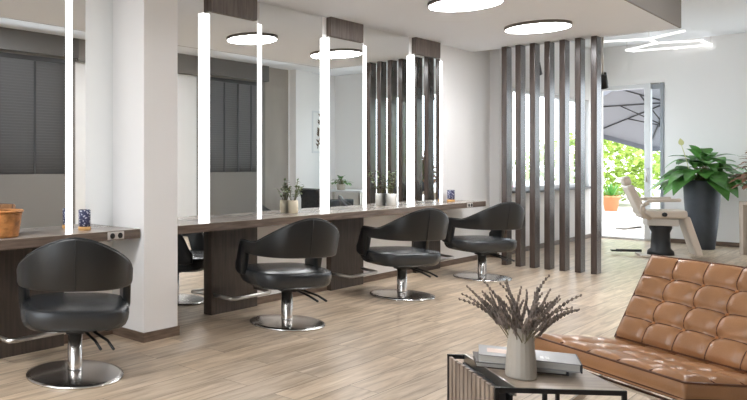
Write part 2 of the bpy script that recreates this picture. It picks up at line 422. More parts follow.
mirror_panel(XS[0] + e, 3.508, .827, 'narrow mirror strip between the pillar and the light bar behind the candle jar')
mirror_panel(3.872, XS[1] - .313, .0, 'narrow mirror strip just past the pillar, reaching down to the floor')
mirror_panel(XS[1] + e, XS[2] - e, .827, 'plain mirror behind the plant in the cream pot')
mirror_panel(XS[2] + e, XS[3] - e, .827, 'plain mirror behind the plant in the white ribbed pot')

def counter(x0, x1, label, socks):
    t = thing('worktop', label, 'worktop', ((x0 + x1) / 2, YM, .76), 0, 'smoked oak worktops')
    c = (x0 + x1) / 2
    mb = MB(); mb.box(x0 - c, x1 - c, -.33, -.057, 0, .065); mb.build('worktop_board', M['counter'], t, bevel=.004)
    mb = MB(); mb.box(x0 - c + .002, x1 - c - .002, -.327, -.013, .0645, .0665); mb.build('worktop_surface', M['ctop'], t)  # thin sheet holding the paler reflection tone
    for x in socks:
        p = MB(); p.box(x - c - .075, x - c + .075, -.338, -.33, .006, .06); pl = p.build('power_socket', M['socket'], t, bevel=.003)
        for s in (-1, 1):
            q = MB(); q.lathe([(.02, 0), (.02, .006), (.016, .006)], (0, 0, 0), 16, Matrix.Translation((x - c + s * .036, -.338, .033)) @ Matrix.Rotation(R(90), 4, 'X'))
            q.build('socket_hole', M['hole'], pl)
    return t
counter(-2.9, 3.497, 'dark oak worktop before the white pillar, carrying the wicker basket', (3.26,))
counter(3.872, 9.48, 'long dark oak worktop running past the pillar under three mirror stations', (9.0,))

# ------------------------------------------------------------------ salon chairs
def smooth(a, b, x):
    t = max(0, min(1, (x - a) / (b - a))); return t * t * (3 - 2 * t)
def make_chair(label):
    t = thing('salon_chair', label, 'chair', (0, 0, 0), 0, 'black salon chairs along the mirrors')
    # seat: rounded cushion
    mb = MB(); vs = []; fs = []; n = 40
    prof = [(.15, .312), (.80, .312), (.88, .318), (.945, .334), (.985, .362), (1, .395), (.998, .424), (.985, .436), (.955, .443), (.85, .452), (.6, .461), (.3, .466), (.1, .467)]
    for q, z in prof:
        for k in range(n):
            a = 2 * math.pi * k / n; c_, s_ = math.cos(a), math.sin(a); ex = 2 / 3.4
            vs.append((.334 * q * math.copysign(abs(c_) ** ex, c_), .04 + .312 * q * math.copysign(abs(s_) ** ex, s_), z))
    for i in range(len(prof) - 1):
        for k in range(n):
            l = (k + 1) % n; fs.append((i * n + k, i * n + l, (i + 1) * n + l, (i + 1) * n + k))
    fs += [tuple(range(n - 1, -1, -1)), tuple((len(prof) - 1) * n + k for k in range(n))]
    mb.add(vs, fs, True); mb.build('seat', M['leather'], t)
    # wrap-around back and arms
    path = []
    for i in range(0, 31):
        a = math.pi / 2 * i / 30; ex = 2 / 2.5
        path.append((.352 * math.sin(a) ** ex, -.385 * math.cos(a) ** ex))
    for i in range(1, 13): path.append((.352 - .012 * (i / 12) ** 2,   .265 * i / 12))
    full = [(-x, y) for x, y in reversed(path[1:])] + path
    ln = [0]
    for i in range(1, len(path)): ln.append(ln[-1] + math.dist(path[i], path[i - 1]))
    S = [q / ln[-1] for q in ln]; S = list(reversed(S[1:])) + S
    vs = []; fs = []; K = 12
    edge = []
    for i, (p, s) in enumerate(zip(full, S)):
        a = Vector(full[max(0, i - 1)]); b = Vector(full[min(len(full) - 1, i + 1)]); tg = (b - a).normalized(); nr = Vector((-tg.y, tg.x))  # towards the inside
        top = .888 - .205 * smooth(.0, .60, s) - .19 * smooth(.80, 1, s) ** 2.2
        bot = .578 - .19 * smooth(.74, .81, s) + .02 * smooth(.93, 1, s)
        lean = lambda z: -(.055) * (z - .57) / .3 * (1 - smooth(.3, .7, s))   # the back leans outwards towards the top
        th = .046; m_ = .016
        ring = [(0, bot + m_), (.004, bot + .004), (.014, bot), (th - .014, bot), (th - .004, bot + .004), (th, bot + m_),
                (th, top - m_), (th - .005, top - .005), (th - .016, top), (.016, top), (.005, top - .005), (0, top - m_)]
        o = Vector(p) + nr * (.010 + lean(top)); edge.append((o.x, o.y, top + .0005))
        for d_, z in ring:
            o = Vector(p) + nr * (d_ + lean(z)); vs.append((o.x, o.y, z))
    m = len(full)
    for i in range(m - 1):
        for k in range(K):
            l = (k + 1) % K; fs.append((i * K + k, (i + 1) * K + k, (i + 1) * K + l, i * K + l))
    fs += [tuple(range(K)), tuple((m - 1) * K + k for k in range(K - 1, -1, -1))]
    mb = MB(); mb.add(vs, fs, True); sh = mb.build('backrest', M['leather_dk'], t)
    mb = MB(); mb.tube(edge, .0045, 6); mb.build('piping', M['leather'], sh)
    mb = MB(); mb.tube([(0, -.3875 - .055 * (z - .57) / .3, z) for z in (.585, .68, .78, .876)], .003, 6); mb.build('seam', M['seam'], sh)
    # base
    mb = MB(); mb.lathe([(.30, 0), (.302, .006), (.30, .012), (.27, .018), (.12, .03), (.05, .036)], (0, 0, 0), 56); mb.build('base', M['chrome'], t)
    mb = MB(); mb.lathe([(.047, .034), (.045, .05), (.045, .27)], (0, 0, 0), 28); mb.build('column', M['chrome'], t)
    mb = MB(); mb.box(-.11, .11, -.11, .11, .285, .30).box(-.055, .055, -.06, .06, .262, .285); mb.build('seat_bracket', M['black'], t, bevel=.006)
    for dx in (0, .075):
        mb = MB(); mb.tube([(.05 + dx * .6, -.02, .282), (.12 + dx, -.15, .245), (.15 + dx, -.235, .215)], .009, 8); mb.build('lever', M['black'], t)
    return t
CH = [(2.65, 3.491, 53), (4.823, 3.496, 62), (6.705, 3.495, 61), (8.456, 3.45, 60)]
LB = ['black salon chair at the worktop before the white pillar', 'black salon chair just past the white pillar, at the plant in the cream pot',
      'black salon chair at the white ribbed plant pot, second past the pillar', 'black salon chair nearest the wooden slat screen']
c0 = make_chair(LB[0]); c0.location = (CH[0][0], CH[0][1], 0); c0.rotation_euler = (0, 0, R(CH[0][2] - 90))
for (x, y, a), l in list(zip(CH, LB))[1:]: dup(c0, (x, y, 0), R(a - 90), l)

# ------------------------------------------------------------------ slat screen
ordn = ['first', 'second', 'third', 'fourth', 'fifth', 'sixth', 'seventh']
sl0 = None
for i in range(7):
    y = 3.69 - .1652 * i
    lab = 'dark oak slat of the floor-to-ceiling screen, %s from the white wall' % ordn[i]
    if sl0 is None:
        mb = MB(); mb.box(-.085, .085, -.031, .031, .0, HC - .001)
        sl0 = mb.build('wooden_slat', M['slat'], bevel=.006); sl0.location = (9.79, y, 0)
        tag(sl0, lab, 'screen slat', 'slats of the wooden room screen')
    else: dup(sl0, (9.79, y, 0), 0, lab)

# ------------------------------------------------------------------ lamps
def disc(x, y, z, label, r=.318, group='round ceiling lamps'):
    t = thing('ceiling_lamp', label, 'lamp', (x, y, z), 0, group)
    mb = MB(); mb.lathe([(r - .012, -.034), (r - .002, -.034), (r, -.030), (r, 0), (r - .05, 0)], (0, 0, 0), 64); mb.build('lamp_rim', M['rim'], t)
    mb = MB(); mb.lathe([(r - .012, -.030), (r - .012, -.036), (.02, -.036)], (0, 0, 0), 64); mb.build('diffuser', M['disc'], t)
    return t
d0 = disc(6.714, 2.89, HC, 'round ceiling lamp above the third salon chair')
dup(d0, (8.503, 2.89, HC), 0, 'round ceiling lamp next to the wooden slat screen')
for x in (1.34, -.45, -2.2): dup(d0, (x, 2.89, HC), 0, 'added round ceiling lamp over the salon aisle, unseen, for room light')  # unseen lamps added to light the aisle and the pillar
for x in (5.2, 8.2): dup(d0, (x, .3, HU), 0, 'added round lamp on the high ceiling over the lounge, unseen, for room light')  # unseen lamps added to light the lounge zone
# honeycomb LED pendant
zl = 3.20
def at(x, y, z=zl):
    u = (x - 115) / 709; v = (164 - y) / 709; t = (z - 1.3) / v
    return ((.6486 + .7611 * u) * t, (.7612 - .6485 * u) * t, z)
px = [(596, 42), (649, 39), (683.5, 31), (657, 43), (627, 50), (634, 51), (711, 45), (701, 40.5), (676, 48.5), (684.5, 56)]
P = [Vector(at(*p)) for p in px]
P[2] = P[1] + (P[2] - P[1]).normalized() * .62 if (P[2] - P[1]).length > 1.6 else P[2]
t = thing('led_pendant', 'white honeycomb LED line pendant under the high ceiling before the far wall', 'lamp', (P[3].x, P[3].y, zl), 0)
def bar(name, pts, closed=False):
    mb = MB()
    seq = list(pts) + ([pts[0]] if closed else [])
    for a, b in zip(seq, seq[1:]):
        a = a - t.location; b = b - t.location; d = b - a; L = d.length
        if L < 1e-3: continue
        Mx = Matrix.Translation(a) @ d.to_track_quat('X', 'Z').to_matrix().to_4x4()
        mb.box(-.02, L + .02, -.017, .017, -.014, .014, Mx)
    return mb.build(name, M['led'], t)
LED_P = P
bar('light_line', [P[0], P[1], P[2]]); bar('light_spur', [P[1], P[3]]); bar('light_hexagon', [P[3], P[4], P[5], P[6], P[7]], True); bar('light_branch', [P[8], P[9]])
for q in (P[1], P[6], P[4]):
    a = q - t.location; mb = MB(); mb.tube([a + V(0, 0, .02), a + V(0, 0, HU - zl)], .003, 6)
    mb.build('suspension_wire', M['steel'], t)
# black spots hung from the ceiling past the screen
def spot(x, y, zt, zb, label, heads=1):
    t = thing('spotlight', label, 'lamp', (x, y, zt), 0, 'black spots hung past the screen')
    mb = MB(); mb.tube([(0, 0, 0), (0, 0, zb - zt)], .014, 8); mb.build('rod', M['steel'], t)
    mb = MB(); mb.lathe([(.045, 0), (.045, -.02), (.02, -.025)], (0, 0, 0), 20); mb.build('ceiling_rose', M['steel'], t)
    Mx = Matrix.Translation((0, 0, zb - zt)) @ Matrix.Rotation(R(-25), 4, 'Y')
    mb = MB(); mb.lathe([(.03, .06), (.05, .05), (.055, -.12), (.045, -.12)], (0, 0, 0), 20, Mx); mb.build('spot_head', M['black'], t)
    return t
spot(10.55, 3.60, HU, 2.62, 'black spotlight on a rod seen between the third and fourth slats')
spot(11.0, 2.96, HU, 2.42, 'black spotlight on a steel rod between the screen and the glass door')
spot(11.6, 3.12, HU, 2.52, 'steel-rod spotlight behind the seventh slat, beside the glass door')

# ------------------------------------------------------------------ things on the worktops
ZT = .825
def jar(x, y, label):
    t = thing('candle_jar', label, 'jar', (x, y, ZT), 0, 'patterned candle jars')
    mb = MB(); mb.lathe([(.036, .026), (.043, .028), (.044, .142), (.041, .147), (.038, .14), (.036, .04)], (0, 0, 0), 28); mb.build('jar_body', M['pattern'], t)
    mb = MB(); mb.lathe([(.044, 0), (.047, .004), (.047, .024), (.042, .027)], (0, 0, 0), 28); mb.build('wooden_base', M['lightwood'], t)
    return t
def atY(x, y, Y):
    u = (x - 115) / 709; t = Y / (.7612 - .6485 * u); return (.6486 + .7611 * u) * t
jar(atY(84.5, 0, 4.02), 4.02, 'blue patterned candle jar on a light wooden base before the pillar')
jar(atY(451, 0, 4.06), 4.06, 'blue patterned candle jar on the worktop end by the white wall')
# wicker basket
t = thing('wicker_basket', 'amber wicker basket standing on the worktop before the pillar', 'basket', (2.42, 3.97, ZT), 0)
mb = MB(); n = 48; rows = 14; vs = []; fs = []
for i in range(rows + 1):
    for k in range(n):
        a = 2 * math.pi * k / n; r = .088 + .022 * i / rows + .005 * math.sin(k * math.pi / 2 + math.pi * i)
        vs.append((r * math.cos(a) * 1.25, r * math.sin(a), .004 + .165 * i / rows))
for i in range(rows):
    for k in range(n): l = (k + 1) % n; fs.append((i * n + k, i * n + l, (i + 1) * n + l, (i + 1) * n + k))
fs.append(tuple(range(n - 1, -1, -1)))
mb.add(vs, fs, True); mb.build('basket_body', M['wick'], t)
mb = MB(); mb.tube([(.112 * 1.25 * math.cos(a), .112 * math.sin(a), .17) for a in [2 * math.pi * k / 40 for k in range(40)]], .009, 8, closed=True); mb.build('rim', M['wick'], t)
# small plants
def small_plant(x, y, potm, pr, ph, label, ribs, H, spread, seed):
    rr = random.Random(seed)
    t = thing('potted_plant', label, 'plant', (x, y, ZT), 0, 'small plants on the worktop')
    mb = MB(); fl = (lambda a, z: 1 + .03 * math.cos(a * 18)) if ribs else None
    mb.lathe([(pr * .8, 0), (pr * .92, .004), (pr, ph * .55), (pr * .96, ph), (pr * .84, ph), (pr * .82, ph - .015), (.01, ph - .015)], (0, 0, 0), 54, flute=fl); mb.build('pot', M[potm], t)
    lf = MB(); st = MB()
    for i in range(11):
        a = rr.uniform(0, 6.28); q = rr.uniform(.1, 1) * spread; hh = H * rr.uniform(.55, 1)
        top = Vector((q * math.cos(a), q * math.sin(a) * .8, ph + hh)); b = Vector((pr * .3 * math.cos(a), pr * .3 * math.sin(a), ph - .016)); mid = (top + b) / 2 + V(0, 0, .02)
        st.tube([b, mid, top], .0025, 5)
        for k in range(7):
            p = b.lerp(top, .35 + .65 * k / 6); d = Vector((rr.uniform(-1, 1), rr.uniform(-1, 1), rr.uniform(-.1, .8)))
            lf.leaf(p, d, (0, 0, 1), rr.uniform(.035, .06), .024, .3, n=4)
    st.build('stems', M['stem'], t); lf.build('foliage', M['leaf_s'], t)
small_plant(atY(293, 0, 4.094), 4.094, 'cream', .050, .125, 'small leafy plant in a cream pot between the first two mirror stations past the pillar', False, .19, .12, 3)
small_plant(atY(391.5, 0, 4.075), 4.075, 'whitecer', .056, .14, 'small leafy plant in a white ribbed pot on the long worktop', True, .26, .17, 8)

# ------------------------------------------------------------------ treatment chair, planters, console
TC = (12.29, 2.61)
t = thing('treatment_chair', 'beige reclining treatment chair on a black pedestal before the glass door', 'chair', (TC[0], TC[1], 0), R(-68 - 90))
def pad(name, prof, w, m, bev=.03, x=0):
    mb = MB(); mb.prism(prof, 'x', x - w / 2, x + w / 2); return mb.build(name, m, t, bevel=bev, seg=3)
def slab(y0, z0, y1, z1, th):
    d = Vector((y1 - y0, z1 - z0)).normalized(); n_ = Vector((-d.y, d.x)) * th / 2
    return [(y0 - n_.x, z0 - n_.y), (y1 - n_.x, z1 - n_.y), (y1 + n_.x, z1 + n_.y), (y0 + n_.x, z0 + n_.y)]
pad('seat', slab(-.26, .595, .26, .61, .11), .50, M['beige'], .04)
pad('backrest', slab(-.385, 1.00, -.22, .60, .09), .48, M['beige'], .04)
pad('headrest', slab(-.42, 1.12, -.385, 1.00, .10), .25, M['beige'], .04)
pad('leg_rest', slab(.25, .575, .40, .05, .08), .42, M['beige'], .03)
for s in (-1, 1):
    mb = MB(); mb.prism(slab(-.20, .79, .17, .81, .045), 'x', s * .30 - .04, s * .30 + .04); ar = mb.build('armrest', M['beige'], t, bevel=.02, seg=3)
    mb = MB(); mb.tube([(s * .30, -.19, .765), (s * .30, -.255, .72), (s * .28, -.255, .62), (s * .24, -.16, .54)], .028, 10); mb.build('arm_support', M['beige'], ar)
    mb = MB(); mb.lathe([(.03, 0), (.03, .02), (.024, .025)], (0, 0, 0), 18, Matrix.Translation((s * .25, .0, .605)) @ Matrix.Rotation(R(90 * s), 4, 'Y')); mb.build('pivot_knob', M['blackpl'], t)
mb = MB(); mb.lathe([(.155, .03), (.15, .08), (.115, .12), (.105, .34), (.13, .40), (.13, .44)], (0, 0, 0), 28); mb.build('pedestal', M['blackpl'], t)
mb = MB(); mb.box(-.24, .24, -.26, .30, 0, .03); mb.build('base_plate', M['beige'], t, bevel=.012)
mb = MB(); mb.box(-.15, .15, -.18, .18, .44, .545); mb.build('seat_carriage', M['steel'], t, bevel=.01)
mb = MB(); mb.tube([(-.1, -.2, .06), (-.12, -.46, .05), (-.12, -.50, .05)], .02, 8); mb.box(-.17, -.07, -.56, -.44, .035, .055); mb.build('foot_pedal', M['blackpl'], t)
mb = MB(); mb.tube([(-.1, -.2, .40), (-.14, -.40, .36), (-.14, -.5, .37)], .014, 8); mb.build('release_lever', M['steel'], t)

def leafy(name, label, loc, pot_prof, potm, leafm, n, H, rad, L, W, seed, z_top, flowers=0, ring=.1, droop=.45):
    rr = random.Random(seed)
    t = thing(name, label, 'plant', loc)
    mb = MB(); mb.lathe(pot_prof, (0, 0, 0), 40); mb.build('pot', M[potm], t)
    mb = MB(); mb.lathe([(ring * 1.6, z_top - .03), (ring * 1.5, z_top - .02), (.01, z_top - .015)], (0, 0, 0), 24); mb.build('soil', M['soil'], t)
    st = MB(); lf = MB()
    for i in range(n):
        a = 2.4 * i + rr.uniform(-.4, .4); q = (i + .5) / n
        el = R(82 - 85 * q + rr.uniform(-10, 10)); ln = H * rr.uniform(.65, 1.05)
        d = Vector((math.cos(a) * math.cos(el), math.sin(a) * math.cos(el), math.sin(el)))
        b = Vector((ring * math.cos(a) * q, ring * math.sin(a) * q, z_top - .02))
        top = b + Vector((d.x * rad, d.y * rad, max(.06, d.z * ln)))
        st.tube([b, (b + top) / 2 + V(0, 0, .05), top], .006, 5)
        ld = Vector((d.x, d.y, d.z * .35 - .1 * q))
        lf.leaf(top, ld, (0, 0, 1), L * rr.uniform(.75, 1.1), W * rr.uniform(.8, 1.1), droop * rr.uniform(.6, 1.3), n=7)
    st.build('stems', M['stem'], t); lf.build('foliage', M[leafm], t)
    for k in range(flowers):
        f = MB(); p = Vector((-.12 + .1 * k, .10, z_top)); q = p + V(-.12, .10, .56 + .05 * k)
        f.tube([p, (p + q) / 2 + V(0, 0, .05), q], .005, 5); f.leaf(q, (-.3, .1, 1), (1, 0, .2), .12, .07, 0, n=6); f.build('flower', M['spathe'], t)
    return t
leafy('potted_lily', 'broad-leaved green plant in a tall anthracite planter against the far wall', (13.866, 2.432, 0),
      [(.14, 0), (.155, .01), (.19, .35), (.218, .75), (.228, 1.04), (.222, 1.05), (.20, 1.05), (.195, .98)], 'pot_dk', 'leaf', 60, .40, .17, .42, .25, 11, 1.02, flowers=1, droop=.6)
# console table with a russet plant and a dark pot beneath
t = thing('console_table', 'greige wooden console table carrying the russet plant by the far wall', 'table', (13.60, 1.56, 0), R(-40))
mb = MB(); mb.box(-.36, .36, -.2, .2, .715, .765); mb.build('tabletop', M['console'], t, bevel=.006)
for sx in (-1, 1):
    for sy in (-1, 1):
        mb = MB(); mb.prism([(sx * .315 - .035, 0), (sx * .315 + .035, 0), (sx * .325 + .035, .715), (sx * .325 - .035, .715)], 'y', *sorted((sy * .2, sy * .135))); mb.build('leg', M['console'], t, bevel=.005)
leafy('potted_plant', 'russet and green leafy plant in a dark pot on the console table', (13.42, 1.71, .765),
      [(.09, 0), (.10, .005), (.125, .2), (.12, .205), (.105, .2)], 'pot_dk', 'leaf_r', 95, .56, .15, .18, .09, 5, .2, ring=.06)
t = thing('floor_pot', 'dark tapered pot standing under the console table', 'pot', (13.60, 1.55, 0))
mb = MB(); mb.lathe([(.11, 0), (.125, .01), (.17, .44), (.165, .46), (.15, .45), (.148, .40), (.01, .40)], (0, 0, 0), 36); mb.build('pot_body', M['pot_dk'], t)
mb = MB(); mb.tube([(.167 * math.cos(a), .167 * math.sin(a), .455) for a in [2 * math.pi * k / 36 for k in range(36)]], .008, 8, closed=True); mb.build('pot_rim', M['pot_dk'], t)

# ------------------------------------------------------------------ tan tufted lounge chair
LC = (4.086, .83)
t = thing('lounge_chair', 'cognac leather tufted lounge chair on crossed chrome legs', 'chair', (LC[0], LC[1], 0), R(150.7 - 90))
def cushion(name, w, d, th, nx, ny, frame):
    """tufted cushion; frame maps (u across, v along, n up) to chair space"""
    k = 9; A = .026; vs = []; fs = []; NX = nx * k; NY = ny * k
    def hgt(i, j):
        u = i / k; v = j / k; fu = u - math.floor(u); fv = v - math.floor(v)
        bu = (4 * fu * (1 - fu)) ** .42; bv = (4 * fv * (1 - fv)) ** .42
        cu = min(fu, 1 - fu); cv = min(fv, 1 - fv); r = math.hypot(cu, cv)
        du = 0 if (u < .5 or u > nx - .5 or v < .5 or v > ny - .5) else 1
        return A * (.35 * bu + .35 * bv + .3 * bu * bv) - du * .022 * math.exp(-(r / .17) ** 2)
    for j in range(NY + 1):
        for i in range(NX + 1):
            e = min(i, NX - i, j, NY - j) / k
            vs.append(frame(w * (i / NX - .5), d * (j / NY), th - A + hgt(i, j) * (1 if e > 0 else 0) - (.006 if e == 0 else 0)))
    for j in range(NY):
        for i in range(NX):
            a = j * (NX + 1) + i; fs.append((a, a + 1, a + NX + 2, a + NX + 1))
    ring = [i for i in range(NX + 1)] + [j * (NX + 1) + NX for j in range(1, NY + 1)] + [NY * (NX + 1) + i for i in range(NX - 1, -1, -1)] + [j * (NX + 1) for j in range(NY - 1, 0, -1)]
    def uv(q): return (w * ((q % (NX + 1)) / NX - .5), d * ((q // (NX + 1)) / NY))
    prev = ring
    for off, zz in ((.008, th * .6), (.009, th * .3), (.0, .0)):
        cur = []
        for q in ring:
            u, v = uv(q); s_ = 1 + off * 2 / w
            cur.append(len(vs)); vs.append(frame(u * s_, d / 2 + (v - d / 2) * (1 + off * 2 / d), zz))
        m = len(ring)
        for a in range(m):
            b = (a + 1) % m; fs.append((prev[b], prev[a], cur[a], cur[b]))
        prev = cur
    fs.append(tuple(prev))
    mb = MB(); mb.add(vs, fs, True); o = mb.build(name, M['tan'], t)
    p = MB()
    for zz in (th - A - .004, .012):
        p.tube([frame(a * w / 2, d * b, zz) for a, b in ((-1, 0), (-.5, 0), (0, 0), (.5, 0), (1, 0), (1, .33), (1, .66), (1, 1), (.5, 1), (0, 1), (-.5, 1), (-1, 1), (-1, .66), (-1, .33))], .0055, 6, closed=True)
    p.build('piping', M['tan_dk'], o)
    sm = MB()
    for i in range(1, nx): sm.tube([frame(w * (i / nx - .5), d * j / (ny * 6), th - A + hgt(i * k, j * k / 6) + .001) for j in range(0, ny * 6 + 1)], .0028, 5)
    for j in range(1, ny): sm.tube([frame(w * (i / (nx * 6) - .5), d * j / ny, th - A + hgt(i * k / 6, j * k) + .001) for i in range(0, nx * 6 + 1)], .0028, 5)
    sm.build('seam_welt', M['tan_dk'], o)
    for i in range(1, nx):
        for j in range(1, ny):
            c = Vector(frame(w * (i / nx - .5), d * j / ny, th - A + hgt(i * k, j * k) + .004))
            b = MB(); b.ball(c, .0105, n=10, m=6); b.build('button', M['tan_btn'], o)
    return o
# seat slopes down towards the back; the back leans
s0 = Vector((0, .385, .352)); s1 = Vector((0, -.20, .29)); sd = (s1 - s0).normalized(); sn = Vector((0, -sd.z, sd.y)); sn = sn if sn.z > 0 else -sn
cushion('seat_cushion', .77, (s1 - s0).length, .105, 5, 4, lambda u, v, n: tuple(Vector((u, 0, 0)) + s0 + sd * v + sn * n))
b0 = Vector((0, -.165, .37)); b1 = Vector((0, -.395, .785)); bd = (b1 - b0).normalized(); bn = Vector((0, bd.z, -bd.y)); bn = bn if bn.y > 0 else -bn
cushion('back_cushion', .77, (b1 - b0).length, .105, 5, 4, lambda u, v, n: tuple(Vector((u, 0, 0)) + b0 + bd * v + bn * n))
def flat(pts, x, w=.017, th=.006):
    mb = MB(); m = len(pts); vs = []; fs = []
    for i, p in enumerate(pts):
        a = Vector(pts[max(0, i - 1)]); b = Vector(pts[min(m - 1, i + 1)]); tg = (b - a).normalized(); nr = Vector((-tg.y, tg.x)) * w
        for q, xx in ((-1, -th), (1, -th), (1, th), (-1, th)): vs.append((x + xx, p[0] + nr.x * q, p[1] + nr.y * q))
    for i in range(m - 1):
        for k in range(4): l = (k + 1) % 4; fs.append((i * 4 + k, i * 4 + l, i * 4 + 4 + l, i * 4 + 4 + k))
    fs += [(3, 2, 1, 0), tuple((m - 1) * 4 + k for k in range(4))]
    return mb.add(vs, fs, False)
def bez(p0, p1, p2, p3, n=20):
    return [tuple((1 - q) ** 3 * Vector(p0) + 3 * (1 - q) ** 2 * q * Vector(p1) + 3 * (1 - q) * q * q * Vector(p2) + q ** 3 * Vector(p3)) for q in [i / n for i in range(n + 1)]]
for s in (-1, 1):
    mb = flat(bez((-.42, .76), (-.27, .42), (-.02, .20), (.34, .017)), s * .345); mb.build('leg', M['chrome'], t)
    mb = flat(bez((.37, .325), (.10, .30), (-.18, .20), (-.36, .017)), s * .33); mb.build('leg', M['chrome'], t)
mb = MB()
for y, z in ((.36, .322), (-.20, .265)): mb.box(-.33, .33, y - .017, y + .017, z - .006, z + .006)
mb.build('crossbar', M['chrome'], t)
for k in range(6):
    y = .32 - k * .095; z = .338 - k * .0101
    mb = MB(); mb.box(-.34, .34, y - .02, y + .02, z - .004, z + .003); mb.build('strap', M['strap'], t)

# ------------------------------------------------------------------ side table, books, vase
th_ = math.atan2(.724 - 1.048, 2.986 - 2.68) + R(1.2)        # front edge direction
FL = Vector((2.68, 1.048, 0))
t = thing('side_table', 'low square side table with black metal frame and slatted magazine pocket', 'table', (FL.x, FL.y, 0), th_)
W, Dp, H = .446, .455, .50
b = .013
mb = MB()
for x in (0, W):
    for y in (0, Dp): mb.box(x - (b if x else 0) * 1, x + (0 if x else b), y - (b if y else 0), y + (0 if y else b), 0, H)
for z0, z1 in ((0, b), (H - .018, H)):
    mb.box(b, W - b, 0, b, z0, z1); mb.box(b, W - b, Dp - b, Dp, z0, z1)
    mb.box(0, b, b, Dp - b, z0, z1) if z0 == 0 else None
    mb.box(W - b, W, b, Dp - b, z0, z1)
mb.box(.165, .165 + b, 0, b, b, H - .018)
mb.build('frame', M['black'], t, bevel=.0015)
n = 11; sp = (Dp - 2 * b) / n
for k in range(n):
    y = b + k * sp
    mb = MB(); mb.box(.001, .014, y + .006, y + sp - .006, .03, H - .006); mb.build('slat', M['greywood'], t, bevel=.002)
mb = MB(); mb.box(.075, W - .004, .004, Dp - .004, H - .016, H + .001); tp = mb.build('tabletop', M['tabletop'], t, bevel=.002)
mb = MB(); mb.box(.066, .074, .002, Dp - .002, H - .03, H + .003); mb.build('edge_strip', M['steel'], t)
mb = MB(); mb.box(.018, .066, .014, Dp - .014, .20, .21).box(.058, .066, .014, Dp - .014, .21, H - .03); mb.build('magazine_pocket', M['black'], t)
mb = MB(); mb.box(.022, .05, .03, .40, .212, .475); tag(mb.build('magazine', M['spine'], org=(0, 0, 0)), 'dark magazine standing in the slatted pocket of the side table', 'magazine')
mag = bpy.data.objects['magazine']; mag.matrix_world = Matrix.Translation(FL) @ Matrix.Rotation(th_, 4, 'Z')
# two stacked books
def book(name, label, p0, ang, w, d, h, cov, pg, prints=False):
    t = thing(name, label, 'book', p0, ang, 'books on the side table')
    mb = MB(); mb.box(0, w, 0, d, h - .004, h).box(0, w, 0, d, 0, .004); mb.build('cover', M[cov], t, bevel=.001)
    mb = MB(); mb.box(.004, w - .006, .006, d - .004, .004, h - .004); mb.build('pages', M[pg], t)
    mb = MB(); mb.box(w - .004, w + .002, -.001, d + .001, 0, h); mb.build('spine', M['spine'], t, bevel=.001)
    if prints:
        for i, (x0, x1, y0, y1, mm) in enumerate(((.03, .11, .05, .12, 'art_o'), (.12, .14, .08, .1, 'art_o'), (.21, .222, .03, .07, 'art_w'), (.228, .24, .03, .07, 'art_w'))):
            q = MB(); q.box(x0, x1, y0, y1, h, h + .0006); q.build('cover_print', M[mm], t)
    return t
zt = H + .001
A = V(2.887, 1.19, zt); ang = R(-67)
book('book', 'brown-covered book lying under the grey book on the side table', (A.x + .004, A.y + .012, zt), ang + R(4), .31, .165, .022, 'cover_dk', 'paper')
book('book', 'large grey book lying on top of the brown one beside the vase', (A.x, A.y, zt + .0225), ang, .34, .17, .032, 'cover', 'paper', True)
# vase with dried lavender
vp = atZ(521, 377, zt)
vs_ = .92
vt = thing('vase', 'white fluted porcelain vase holding dried lavender on the side table', 'vase', (vp.x, vp.y, zt))
mb = MB(); fl = lambda a, z: 1 + .022 * (abs(math.cos(a * 6.5)) * 2 - 1)
vh = .185
mb.lathe([(q * vs_, z) for q, z in ((.050, 0), (.056, .004), (.057, .012), (.0535, .07), (.048, .13), (.0435, vh - .004), (.042, vh), (.038, vh), (.037, vh - .01), (.035, .06), (.01, .05))], (0, 0, 0), 20, smooth=False); mb.build('vase_body', M['vase'], vt)
mb = MB(); mb.tube([(.0372 * math.cos(a), .0372 * math.sin(a), vh) for a in [2 * math.pi * k / 40 for k in range(40)]], .0028, 6, closed=True); mb.build('vase_rim', M['vase'], vt)
rr = random.Random(21)
rgt = Vector((.7611, -.6485, 0)); fwd = Vector((.6486, .7612, 0))
sprig0 = []
for k in range(6):   # six different sprigs, then copies of them
    r2 = random.Random(50 + k); L = .2 + .02 * k; bend = (.03, .09, .05, .12, .02, .07)[k]
    st = MB(); cr = lambda q: Vector((bend * 6 * (q ** 2.4) * L * .5, .02 * math.sin(q * 3 + k), L * q - .10 * L * q ** 3))
    st.tube([cr(i / 8) for i in range(9)], .0016, 5)
    hd = MB(); n = 11
    for i in range(n):
        q = .38 + .62 * i / (n - 1); c = cr(q); rad = .0062 * (1 - .45 * (i / (n - 1)) ** 2)
        for a in range(3):
            an = 2.09 * a + i; hd.ball(c + V(math.cos(an), math.sin(an), 0) * rad * .55, rad * .55, rad * .55, rad * 1.7, n=6, m=4)
    sprig0.append((st, hd))
meshes = []
for k in range(42):
    kk = k % 6
    a = 2.399963 * k; q = math.sqrt((k + .5) / 42)
    tilt = q * .78
    base = Vector((vp.x + .022 * q * math.cos(a), vp.y + .022 * q * math.sin(a), zt + vh - .075))
    if k < 6:
        o = sprig0[kk][0].build('lavender_sprig', M['lav_stem']); h_ = sprig0[kk][1].build('flower_spike', M['lav'], o)
        tag(o, 'dried grey lavender sprig standing in the fluted porcelain vase', 'flower', 'dried lavender sprigs in the vase'); meshes.append((o, h_))
    else:
        o = meshes[kk][0].copy(); COL.objects.link(o); h_ = meshes[kk][1].copy(); COL.objects.link(h_); h_.parent = o
    sc_ = .94 + .14 * rr.random()
    o.location = base + V(0, 0, 0)
    o.rotation_mode = 'XYZ'
    o.matrix_world = Matrix.Translation(base) @ Matrix.Rotation(a, 4, 'Z') @ Matrix.Rotation(tilt * .76, 4, 'Y') @ Matrix.Scale(sc_, 4)

